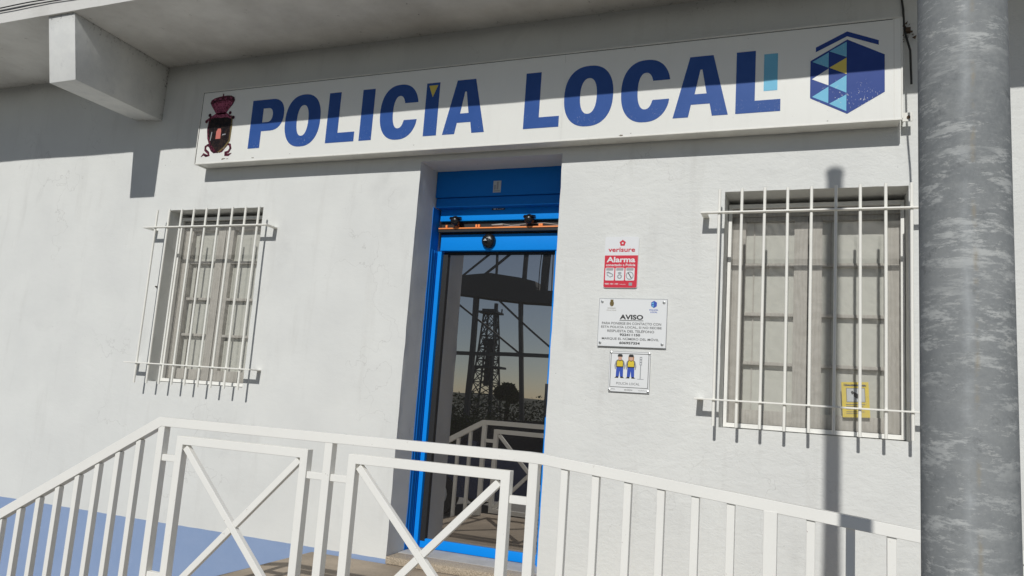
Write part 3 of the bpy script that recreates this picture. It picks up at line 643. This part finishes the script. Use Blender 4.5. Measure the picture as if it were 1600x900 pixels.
for i in range(3):
    a = -1.249+.0635*i
    flat('pictogram_field', [rrect(a, a+.057, .782, .862, .006)], AY-.0014, M['paper'], A)
    flat('pictogram_caption', [rect(a+.006, a+.051, .853, .857), rect(a+.006, a+.049, .846, .849)], AY-.0022, M['ink'], A)
    if i == 0: flat('pictogram', [[(a+.008,.835),(a+.02,.838),(a+.05,.822),(a+.051,.808),(a+.03,.800),(a+.027,.806),(a+.012,.812)], [(a+.013,.830),(a+.045,.819),(a+.046,.812),(a+.03,.806),(a+.016,.818)]], AY-.0022, M['grey'], A)
    if i == 1: flat('pictogram', [ell(a+.028,.829,.012,.006,16), ell(a+.028,.807,.015,.014,16), ell(a+.028,.807,.008,.008,12)], AY-.0022, M['grey'], A)
    if i == 2:
        flat('pictogram', [ell(a+.028,.813,.024,.025,24), ell(a+.028,.813,.019,.020,24)], AY-.0022, M['grey'], A)
        flat('pictogram', [[(a+.014,.832),(a+.020,.832),(a+.042,.797),(a+.036,.797)]], AY-.0022, M['ink'], A)
flat('code_patch', [rect(-1.098,-1.077,.751,.770)], AY-.0014, M['grey'], A)

B = empty('notice_plaque', (-1.065, 0, .372), 'white bolted notice plaque headed AVISO with phone numbers, the widest notice', 'plaque')
BY = -.013
link('plate', curve_mesh([rect(-1.276,-.855,.374,.670)], BY+.0025, .005), M['plate'], B)
eg = [rect(-1.276,-.855,.374,.670), rect(-1.2735,-.8575,.3765,.6675)]; flat('border_line', eg, BY-.0004, M['grey'], B, .0004)
for x, z in ((-1.256,.650),(-.876,.650),(-1.258,.396),(-.878,.398)):
    MB().lathe([(.009,.006),(.009,-.003),(.0075,-.006),(.001,-.007)], (x, BY, z), 14).build('standoff_bolt', M['steel'], B, smooth=True)
TY = BY-.0008
text('heading', [('AVISO', (-1.142,-.998,.541,.571), .035)], TY, M['ink'], B)
flat('heading_underline', [rect(-1.144,-.996,.534,.537)], TY, M['ink'], B, .0003)
for x in (-1.144,-1.118,-1.094,-1.074,-1.058): pass
text('body_text', [('PARA PONERSE EN CONTACTO CON', (-1.252,-.888,.509,.524), .012), ('ESTA POLICÍA LOCAL, SI NO RECIBE', (-1.256,-.884,.485,.504), .012), ('RESPUESTA DEL TELÉFONO', (-1.216,-.928,.462,.481), .012),
    ('MARQUE EL NÚMERO DEL MÓVIL', (-1.248,-.898,.413,.433), .012)], TY, M['ink2'], B)
text('phone_number', [('922411150', (-1.138,-1.012,.440,.455), .03)], TY, M['ink'], B); text('phone_number', [('606957354', (-1.138,-1.012,.390,.406), .03)], TY, M['ink'], B)
flat('council_crest', [ell(-1.196,.638,.013,.018,16)], TY, M['goldp'], B, .0003); flat('council_crest_crown', [rect(-1.205,-1.187,.652,.662)], TY-.0004, M['goldp'], B, .0003)
text('council_lettering', [('AYUNTAMIENTO', (-1.222,-1.170,.606,.612), 0), ('DE LA VILLA', (-1.226,-1.166,.594,.599), 0)], TY, M['goldp'], B)
flat('police_logo', [[(-.936+.020*sin(pi*i/3), .637+.022*cos(pi*i/3)) for i in range(6)]], TY, M['pblue'], B, .0003)
flat('police_logo_facet', [[(-.953,.642),(-.938,.650),(-.938,.636)], [(-.953,.628),(-.938,.634),(-.938,.620)]], TY-.0004, M['sky'], B, .0003)
text('logo_lettering', [('POLICÍA', (-.962,-.910,.598,.609), .02), ('LOCAL', (-.956,-.914,.585,.594), .02)], TY, M['pblue'], B)

C = empty('police_plaque', (-1.068, 0, .104), 'small square plaque with two drawn officers beside a traffic light, lowest notice', 'plaque')
CY = -.010; cx0, cx1, cz0, cz1 = -1.194, -.944, .103, .346
link('plate', curve_mesh([rect(cx0,cx1,cz0,cz1)], CY+.002, .004), M['plate'], C)
flat('border_line', [rect(cx0+.008,cx1-.008,.130,cz1-.010), rect(cx0+.0115,cx1-.0115,.1335,cz1-.0135)], CY-.0004, M['ink2'], C, .0004)
flat('plate_edge_line', [rect(cx0,cx1,cz0,cz1), rect(cx0+.0018,cx1-.0018,cz0+.0018,cz1-.0018)], CY-.0004, M['grey'], C, .0004)
for x, z in ((cx0+.008,cz1-.008),(cx1-.008,cz1-.008),(cx0+.008,cz0+.010),(cx1-.008,cz0+.010)):
    MB().lathe([(.0065,.006),(.0065,-.003),(.001,-.005)], (x, CY, z), 12).build('standoff_bolt', M['steel'], C, smooth=True)
DY = CY-.0006
def fig(cx, woman):
    z = .190
    q = lambda pts, m, d=0: flat('drawn_officer', [[(cx+a, z+b) for a, b in pts]], DY-d, M[m], C, .0003)
    q([(-.030,-.004),(-.006,-.004),(-.006,.004),(-.018,.006)], 'ink'); q([(.030,-.004),(.006,-.004),(.006,.004),(.018,.006)], 'ink')
    q([(-.022,.004),(-.004,.004),(0,.04),(.004,.004),(.022,.004),(.021,.062),(-.021,.062)], 'pblue')
    q([(-.022,.060),(.022,.060),(.024,.098),(.014,.106),(-.014,.106),(-.024,.098)], 'ink', .0004)
    q([(-.018,.066),(.018,.066),(.019,.090),(.013,.103),(.004,.098),(-.004,.098),(-.013,.103),(-.019,.090)], 'yprint', .0008)
    for s in (-1, 1): q([(s*.020,.099),(s*.027,.095),(s*.033,.07),(s*.029,.048),(s*.024,.05),(s*.025,.07)], 'grey', .0006)
    if woman: q([(-.017,.102),(.017,.102),(.017,.128),(-.017,.128)], 'hair', .001)
    flat('drawn_face', [ell(cx, z+.116, .0115, .014, 16)], DY-.0014, M['skin'], C, .0003)
    q([(-.014,.124),(.014,.124),(.015,.133),(.010,.140),(-.010,.140),(-.015,.133)], 'ink', .0018)
fig(-1.128, False); fig(-1.060, True)
flat('drawn_traffic_light', [rect(-1.008,-.994,.268,.318), ell(-1.001,.309,.0045,.005,10), ell(-1.001,.293,.0045,.005,10), ell(-1.001,.277,.0045,.005,10)], DY, M['grey'], C, .0003)
flat('drawn_pole', [rect(-1.0035,-.9985,.186,.268), rect(-1.018,-.980,.183,.186)], DY, M['grey'], C, .0003)
text('caption', [('POLICÍA LOCAL', (-1.145,-1.003,.147,.165), .0)], DY, M['ink2'], C)
text('small_print', [('www.', (-1.18,-1.15,.115,.121), 0), ('azulejos', (-1.095,-1.045,.110,.124), 0), ('artesanía local', (-1.01,-.965,.115,.120), 0)], DY, M['ink2'], C)

Nn = empty('camera_notice', (.17, .205, .04), 'yellow video surveillance notice with a camera drawing inside the right window', 'notice')
ny = .2125
def rot(pts): return [(.168+(a*cos(.05)-b*sin(.05)), .045+(a*sin(.05)+b*cos(.05))) for a, b in pts]
flat('sheet', [rot(rect(-.05,.092,.0,.198))], ny, M['yprint'], Nn, .0008)
flat('picture_field', [rot(rect(-.026,.072,.085,.165))], ny-.0012, M['ink2'], Nn, .0006); flat('picture_field', [rot(rect(-.023,.069,.088,.162))], ny-.002, M['sticker'], Nn, .0006)
flat('camera_drawing', [rot([(-.002,.142),(.004,.128),(.014,.132),(.012,.120),(.022,.108),(.042,.104),(.050,.112),(.046,.122),(.030,.134),(.012,.144),(.006,.150)])], ny-.0028, M['ink'], Nn, .0006)
flat('notice_lines', [rot(rect(-.03,.075,.176,.183)), rot(rect(-.03,.07,.070,.074)), rot(rect(-.03,.06,.060,.063)), rot(rect(-.03,.07,.045,.050)), rot(rect(-.03,.065,.030,.033)), rot(rect(-.03,.05,.020,.023))], ny-.0012, M['ink2'], Nn, .0006)
text('notice_lettering', [('ZONA VIDEOVIGILADA', (.120,.238,.2195,.232), .02)], ny-.0022, M['ink'], Nn)

# ------------------------------------------------------------------ front railing
RY = -1.6; T = .0425
RL = empty('railing', (-1.9, RY, -1.1), 'white square-tube railing with crossed panels in front of the entrance', 'railing')
top, bot = -.196, -.238; sl_, sr_ = .5464, -.0965
xa, xb = -3.052, -1.062
def hx(x, off=0):                       # underside of the handrail
    if x < xa+.03: return bot+off+(x-(xa+.03))*sl_
    if x > xb: return bot+off+(x-xb)*sr_
    return bot+off
lo, hi_ = -5.2, 4.6
poly = [(lo, bot-.004+(lo-xa-.022)*sl_), (xa+.022, bot-.002), (xb-.03, bot), (xb+.03, bot-.0025), (hi_, bot+(hi_-xb)*sr_), (hi_, top+(hi_-xb)*sr_), (xb+.03, top-.0025), (xb-.03, top), (xa, top), (lo, top+(lo-xa)*sl_)]
MB().prism(poly, RY-.022, RY+.022).build('handrail', M['rail'], RL, bevel=.0014)
def post(x, w=.040, zb=-1.097): MB().box(x-w/2, x+w/2, RY-w/2, RY+w/2, zb, hx(x)+.004).build('post', M['rail'], RL, bevel=.0014)
post(-3.030, .040); post(-2.043, .040); post(-1.066, .040); post(-.161, .046, -1.1-.0965*.9)
for x in (.74+.0, 1.64): post(x, .046, -1.1-.0965*(x+1.07)+.003)
for x in (-4.0,): post(x-.33, .04, -1.7)
xs = [-3.174-.1287*i for i in range(9)]+[-4.46-.1287*i for i in range(6)]
for x in xs:
    MB().box(x-.015, x+.015, RY-.015, RY+.015, hx(x)-.80, hx(x)+.003).build('baluster', M['rail'], RL, bevel=.0014)
xs = [-.936+.1275*i for i in range(6)]+[-.027+.1275*i for i in range(6)]+[.865+.1275*i for i in range(6)]
for x in xs:
    MB().box(x-.0145, x+.0145, RY-.0145, RY+.0145, hx(x)-.76, hx(x)+.003).build('baluster', M['rail'], RL, bevel=.0014)
MB().prism([(lo, hx(lo)-.84), (-3.05, hx(-3.06)-.84), (-3.05, hx(-3.06)-.80), (lo, hx(lo)-.80)], RY-.018, RY+.018).build('bottom_rail', M['rail'], RL, bevel=.0014)
MB().prism([(xb+.021, hx(xb+.021)-.80), (hi_, hx(hi_)-.80), (hi_, hx(hi_)-.76), (xb+.021, hx(xb+.021)-.76)], RY-.018, RY+.018).build('bottom_rail', M['rail'], RL, bevel=.0014)
def panel(a, b):
    zt, zb = -.278, -1.060; w = .040
    f = MB()
    f.add([(x, y, z) for y in (RY-.02, RY+.02) for x, z in ((a,zb),(b,zb),(b,zt),(a,zt),(a+w,zb+w),(b-w,zb+w),(b-w,zt-w),(a+w,zt-w))],
          [(0,1,5,4),(1,2,6,5),(2,3,7,6),(3,0,4,7)] + [(8+q[3],8+q[2],8+q[1],8+q[0]) for q in ((0,1,5,4),(1,2,6,5),(2,3,7,6),(3,0,4,7))] + [(1,0,8,9),(2,1,9,10),(3,2,10,11),(0,3,11,8),(4,5,13,12),(5,6,14,13),(6,7,15,14),(7,4,12,15)])
    fr = f.build('panel_frame', M['rail'], RL, bevel=.0014)
    i0, i1, j0, j1 = a+w, b-w, zb+w, zt-w; e = .012
    MB().bar((i0+e, RY, j1-e), (i1-e, RY, j0+e), .031, .026).build('brace', M['rail'], fr, bevel=.0014)
    # second diagonal in two halves that butt against the first
    mx, mz = (i0+i1)/2, (j0+j1)/2; d = Vector((i1-i0, 0, j1-j0)).normalized()*.017
    MB().bar((i0+e, RY, j0+e), (mx-d.x, RY, mz-d.z), .031, .026).build('brace', M['rail'], fr, bevel=.0014)
    MB().bar((mx+d.x, RY, mz+d.z), (i1-e, RY, j1-e), .031, .026).build('brace', M['rail'], fr, bevel=.0014)
panel(-2.923, -2.150); panel(-1.934, -1.163)
for a, b in ((-3.009,-2.924),(-2.149,-2.064),(-2.022,-1.935),(-1.162,-1.087)):
    for z in (-.390, -.945):
        MB().box(a, b, RY-.014, RY+.014, z-.0155, z+.0155).build('spacer', M['rail'], RL, bevel=.0014)

# ------------------------------------------------------------------ steel pole
PX, PY = .1763, -3.45
PL = empty('steel_pole', (PX, PY, GZ), 'mottled galvanised steel pole standing close to the camera on the right', 'pole')
zs = [GZ+.02+(3.977-GZ-.02)*i/60 for i in range(61)]
p = MB(); n = 64
p.tube([(PX, PY, z) for z in zs], [(.0562-.0008*(z-GZ)) if z < .95 else max(.043, .0541-.0085*(z-.95)/.8) for z in zs], n)
p.build('shaft', M['galv'], PL, smooth=True)
MB().box(PX-.15, PX+.15, PY-.15, PY+.15, GZ+.004, GZ+.022).build('base_plate', M['galv'], PL, bevel=.002)
for a, b in ((-1,-1),(1,-1),(1,1),(-1,1)): MB().lathe([(.014,0),(.014,.022),(.007,.03)], (PX+a*.11, PY+b*.11, GZ+.0225), 6, 'z').build('anchor_bolt', M['steel'], PL)
MB().lathe([(.05,0),(.05,.008),(.03,.014)], (PX, PY, 3.978), 24, 'z').build('cap', M['galv'], PL)

# ------------------------------------------------------------------ cables and the rusty lump
def cable(pts, r, m, label, group=None):
    o = MB().tube(pts, r, 8).build('cable', M[m], smooth=True); return tag(o, label, 'cable', group)
def sag(a, b, d, n=24): return [(a[0]+(b[0]-a[0])*i/n, a[1]+(b[1]-a[1])*i/n, a[2]+(b[2]-a[2])*i/n-d*4*(i/n)*(1-i/n)) for i in range(n+1)]
cable([(-9.9+.1*i, -.985, 2.690+.003*sin(i*.9)) for i in range(100)], .0045, 'cable', 'upper thin black cable along the white eave edge')
cable([(-9.9+.1*i, -.983, 2.666+.004*sin(i*.7+1)) for i in range(100)], .004, 'cable', 'lower thin black cable along the white eave edge')
cable([(.402,-.010,2.57),(.404,-.010,2.45),(.414,-.012,2.36),(.418,-.012,2.27),(.425,-.02,2.20),(.447,-.03,2.1),(.452,-.03,1.9)], .006, 'cable', 'dark cable running down the wall to the right end of the sign')
cable([(.440,-.50,2.575),(.442,-.50,2.35),(.445,-.50,2.1),(.452,-.50,1.95),(.462,-.5,1.80),(.466,-.5,1.68)], .0055, 'gcable', 'loose grey cable hanging from the eave behind the pole')
rl = MB(); rr = random.Random(3)
for i in range(26):
    c = Vector((.437+rr.gauss(0,.016), -.016+rr.uniform(-.012,.01), 2.228+rr.gauss(0,.026))); s_ = rr.uniform(.006,.014)
    rl.add([c+Vector((rr.uniform(-1,1), rr.uniform(-1,1), rr.uniform(-1,1)))*s_ for _ in range(4)], [(0,1,2),(0,2,3),(0,3,1),(1,3,2)])
rl.box(.425,.45,-.03,.0,2.215,2.24)
tag(rl.build('cable_clamp', M['rust']), 'rusty broken clamp on the wall at the top right of the sign', 'clamp')
tag(MB().lathe([(.006,.004),(.006,-.012),(.003,-.016)], (-4.921, 0, .708), 10).build('wall_screw', M['rust']), 'dark screw in the plaster left of the left window', 'screw')

# ------------------------------------------------------------------ across the street (seen mirrored in the door glass)
def mp(x, z, y=-20.0): return (x, y, z)
GT = empty('steel_gantry', (-10.5, -20, GZ), 'tall grey steel gantry across the street mirrored in the door glass', 'gantry')
def gb(name, a, b, w, y=-20.0): MB().beam3((a[0], y, a[1]), (b[0], y+.001, b[1]), w).build(name, M['steelgrey'], GT)
MB().prism([(-12.6,3.77),(-11.25,3.63),(-9.95,3.50),(-8.5,3.44),(-8.5,3.92),(-9.28,3.93),(-9.37,4.25),(-10.0,4.38),(-11.1,4.55),(-12.6,4.42)], -20.6, -19.8).build('deck', M['steelgrey'], GT)
gb('column', (-11.74,GZ), (-11.68,3.8), .17); gb('column', (-9.50,GZ), (-9.95,3.5), .14); gb('column', (-13.9,GZ), (-13.9,6), .2)
gb('mast', (-9.87,4.3), (-9.84,7.5), .14); gb('mast', (-9.08,3.9), (-9.04,7.6), .22); gb('mast', (-10.97,3.6), (-10.98,7.5), .07)
gb('tie_beam', (-13.9,1.64), (-6.4,1.66), .13); gb('tie_beam', (-13.9,4.0), (-12.5,4.05), .2)
gb('diagonal_brace', (-12.9,3.75), (-9.9,1.72), .07); gb('diagonal_brace', (-10.85,3.6), (-8.5,1.78), .07); gb('diagonal_brace', (-9.7,6.4), (-12.4,4.35), .06, -19.9); gb('diagonal_brace', (-9.0,6.6), (-11.6,4.42), .07, -20.1)
for a, b in ((-9.24,-9.30),(-9.18,-9.0),(-8.82,-9.0),(-8.9,-8.8),(-8.75,-9.15)): gb('hoist_rope', (a,7.2), (b,3.92), .025)
gb('column', (-6.6,GZ), (-6.5,3.6), .16); MB().box(-8.5,-6.2,-20.5,-19.8,3.44,3.9).build('deck', M['steelgrey'], GT)
DT = empty('lattice_tower', (-28.4, -60, GZ), 'distant lattice drilling tower mirrored in the door glass', 'tower')
def tb(name, a, b, w): MB().beam3(a, b, w).build(name, M['steelgrey'], DT)
def leg(sx, sy, t): h = 1.15-.65*t; return (-28.5+sx*h, -60+sy*h, GZ+(8.0-GZ)*t)
for sx, sy in ((-1,-1),(1,-1),(1,1),(-1,1)): tb('leg', leg(sx,sy,0), leg(sx,sy,1), .13)
br = MB()
for i in range(9):
    t0, t1 = i/9, (i+1)/9
    for (a, b) in (((-1,-1),(1,-1)),((1,-1),(1,1)),((1,1),(-1,1)),((-1,1),(-1,-1))):
        br.beam3(leg(*a,t0), leg(*b,t1), .07); br.beam3(leg(*b,t0), leg(*a,t1), .07); br.beam3(leg(*a,t1), leg(*b,t1), .09)
br.build('bracing', M['steelgrey'], DT)
MB().box(-29.5,-27.6,-60.9,-59.1,7.95,8.12).box(-29.4,-29.3,-60.8,-60.7,8.12,8.5).box(-27.8,-27.7,-60.8,-60.7,8.12,8.5).box(-29.2,-28.0,-60.5,-59.5,8.12,8.35).build('crown_platform', M['steelgrey'], DT)
MB().box(-29.0,-27.9,-60.4,-59.6,5.0,5.6).box(-28.7,-28.25,-60.2,-59.8,1.2,5.0).box(-29.9,-27.0,-61,-59,2.9,3.1).build('machinery', M['steelgrey'], DT)
tb('derrick_pipe', (-28.0,-60,GZ), (-28.05,-60,8.9), .28)
# hedge and trees along the far side
vg = MB(); vg.add([(-300,-210,GZ+.01),(300,-210,GZ+.01),(300,-12,GZ+.01),(-300,-12,GZ+.01)], [(0,1,2,3)]); struct('verge', vg, M['hill'])
hl = MB(); hn = 90
for i in range(hn+1):
    x = -330+i*5.5; h = 3.2+1.3*noise.noise(Vector((x*.02,1,0)))+.6*noise.noise(Vector((x*.11,4,0)))
    hl.v += [(x,-215,GZ),(x,-235,GZ+h*.9),(x,-260,GZ+h),(x,-300,GZ)]
for i in range(hn):
    for q in range(3): hl.f.append((i*4+q, i*4+4+q, i*4+5+q, i*4+1+q))
struct('hills', hl, M['hill'])
def leafmass(name, boxes, n, size, m, seed):
    r = random.Random(seed); b = MB()
    for i in range(n):
        cx, cy, cz, sx, sy, sz = boxes[r.randrange(len(boxes))]
        while True:
            q = Vector((r.uniform(-1,1), r.uniform(-1,1), r.uniform(-1,1)))
            if q.length < 1: break
        c = Vector((cx+q.x*sx, cy+q.y*sy, cz+q.z*sz)); u = Vector((r.gauss(0,1), r.gauss(0,1), r.gauss(0,1))).normalized(); w = u.orthogonal().normalized()
        s_ = size*r.uniform(.6,1.4)
        b.add([c+u*s_, c+w*s_*.5, c-u*s_, c-w*s_*.5], [(0,1,2,3)])
    return b.build(name, m)
hb = [(-26+1.3*i, -24+random.uniform(-.6,.6), -.95+random.uniform(-.08,.12), 1.3, .8, 1.15) for i in range(24)]
tag(leafmass('hedge', hb, 26000, .07, M['leaf'], 1), 'dark green hedge across the street mirrored in the door glass', 'hedge', kind='stuff')
hb = [(-9.8+.35*i, -13+random.uniform(-.3,.3), -.98+random.uniform(-.2,.2), .6, .5, .75) for i in range(6)]
tag(leafmass('roadside_bushes', hb, 16000, .035, M['leaf'], 2), 'bushes by the road mirrored below the tower in the glass', 'bushes', kind='stuff')
for i, (tx, ty, tz) in enumerate([(-12.65,-26,.42),(-19,-30,.6),(-40,-62,.9)]):
    tr = empty('tree', (tx, ty, GZ), ['round dark tree behind the hedge in the mirrored view','broad tree at the left of the mirrored hedge','far tree beside the mirrored lattice tower'][i], 'tree')
    MB().tube([(tx,ty,GZ),(tx+.05,ty,tz-.4),(tx+.1,ty,tz+.3)], [.14,.1,.05], 8).build('trunk', M['bark'], tr)
    o = leafmass('crown', [(tx,ty,tz,.4+.9*i,.5+.4*i,.35+.45*i),(tx+.25+.3*i,ty,tz-.2,.3+.3*i,.6,.3+.2*i),(tx-.25-.3*i,ty,tz-.1,.3+.3*i,.6,.3+.2*i)], 2500, .11, M['leaf'], 9+i); o.parent = tr; o.location = (-tx, -ty, -GZ)
# parked car
def car():
    cx, cy = -3.9, -5.9
    R = empty('parked_car', (cx, cy, GZ), 'dark blue hatchback parked behind the railing, mirrored in the door glass', 'car')
    prof = [(-2.05,.32,.80),(-2.1,.62,.80),(-2.0,.82,.80),(-1.85,.98,.80),(-1.35,1.05,.78),(-.7,1.46,.60),(.3,1.52,.62),(1.0,1.40,.60),(1.55,1.02,.78),(1.98,.92,.80),(2.1,.60,.80),(2.05,.32,.80)]
    lower = [(-2.05,.30),(-2.12,.55),(-2.06,.82),(-1.5,.98),(0,1.0),(1.5,.98),(2.0,.86),(2.12,.6),(2.05,.30)]
    b = MB()
    for w0, w1, pr_ in ((-.84,.84,lower),):
        n = len(pr_)
        vs = []
        for y, sc in ((-.84,.98),(-.80,1.0),(.80,1.0),(.84,.98)):
            vs += [(cx+x*(.99 if abs(y)>.82 else 1), cy+y, GZ+(z if abs(y) < .82 else .32+(z-.32)*.93)) for x, z in pr_]
        fs = [tuple(range(n)), tuple(range(3*n, 4*n))]
        for k in range(3):
            fs += [(k*n+i, k*n+(i+1) % n, (k+1)*n+(i+1) % n, (k+1)*n+i) for i in range(n)]
        b.add(vs, fs)
    b.build('body', M['carpaint'], R, smooth=True)
    roof = [(-1.25,.99,.74),(-.65,1.42,.60),(.35,1.48,.60),(1.05,1.36,.60),(1.5,.99,.74)]
    n = len(roof); vs = [(cx+x, cy-w, GZ+z) for x, z, w in roof]+[(cx+x, cy+w, GZ+z) for x, z, w in roof]
    MB().add(vs, [tuple(range(n)), tuple(range(2*n-1, n-1, -1))]+[(i, i+1, n+i+1, n+i) for i in range(n-1)]).build('cabin', M['cglass'], R, bevel=.03)
    MB().add([(cx+x, cy+s*w, GZ+z+.012) for s in (-1,1) for x, z, w in ((-.62,1.43,.60),(.35,1.49,.60),(1.0,1.38,.60))], [(0,1,4,3),(1,2,5,4)]).build('roof', M['carpaint'], R)
    for wx in (-1.32, 1.32):
        for s in (-1, 1):
            w = MB().lathe([(.2,-.09),(.30,-.09),(.315,-.05),(.315,.05),(.30,.09),(.2,.09)], (cx+wx, cy+s*.77, GZ+.318), 24).build('wheel', M['tyre'], R, smooth=True)
            MB().lathe([(.19,s*.06),(.18,s*.095),(.05,s*.10)], (cx+wx, cy+s*.77, GZ+.318), 16).build('rim', M['steel'], w, smooth=True)
    for s in (-1, 1):
        MB().box(cx-2.12, cx-2.02, cy+s*.62-.13, cy+s*.62+.13, GZ+.68, GZ+.80).build('headlight', M['paper'], R, bevel=.02)
        MB().box(cx+2.0, cx+2.1, cy+s*.66-.1, cy+s*.66+.1, GZ+.68, GZ+.84).build('tail_light', M['red'], R, bevel=.02)
        MB().box(cx-.85, cx-.68, cy+s*.88-.08, cy+s*.88+.08, GZ+1.0, GZ+1.12).build('wing_mirror', M['carpaint'], R, bevel=.03)
car()
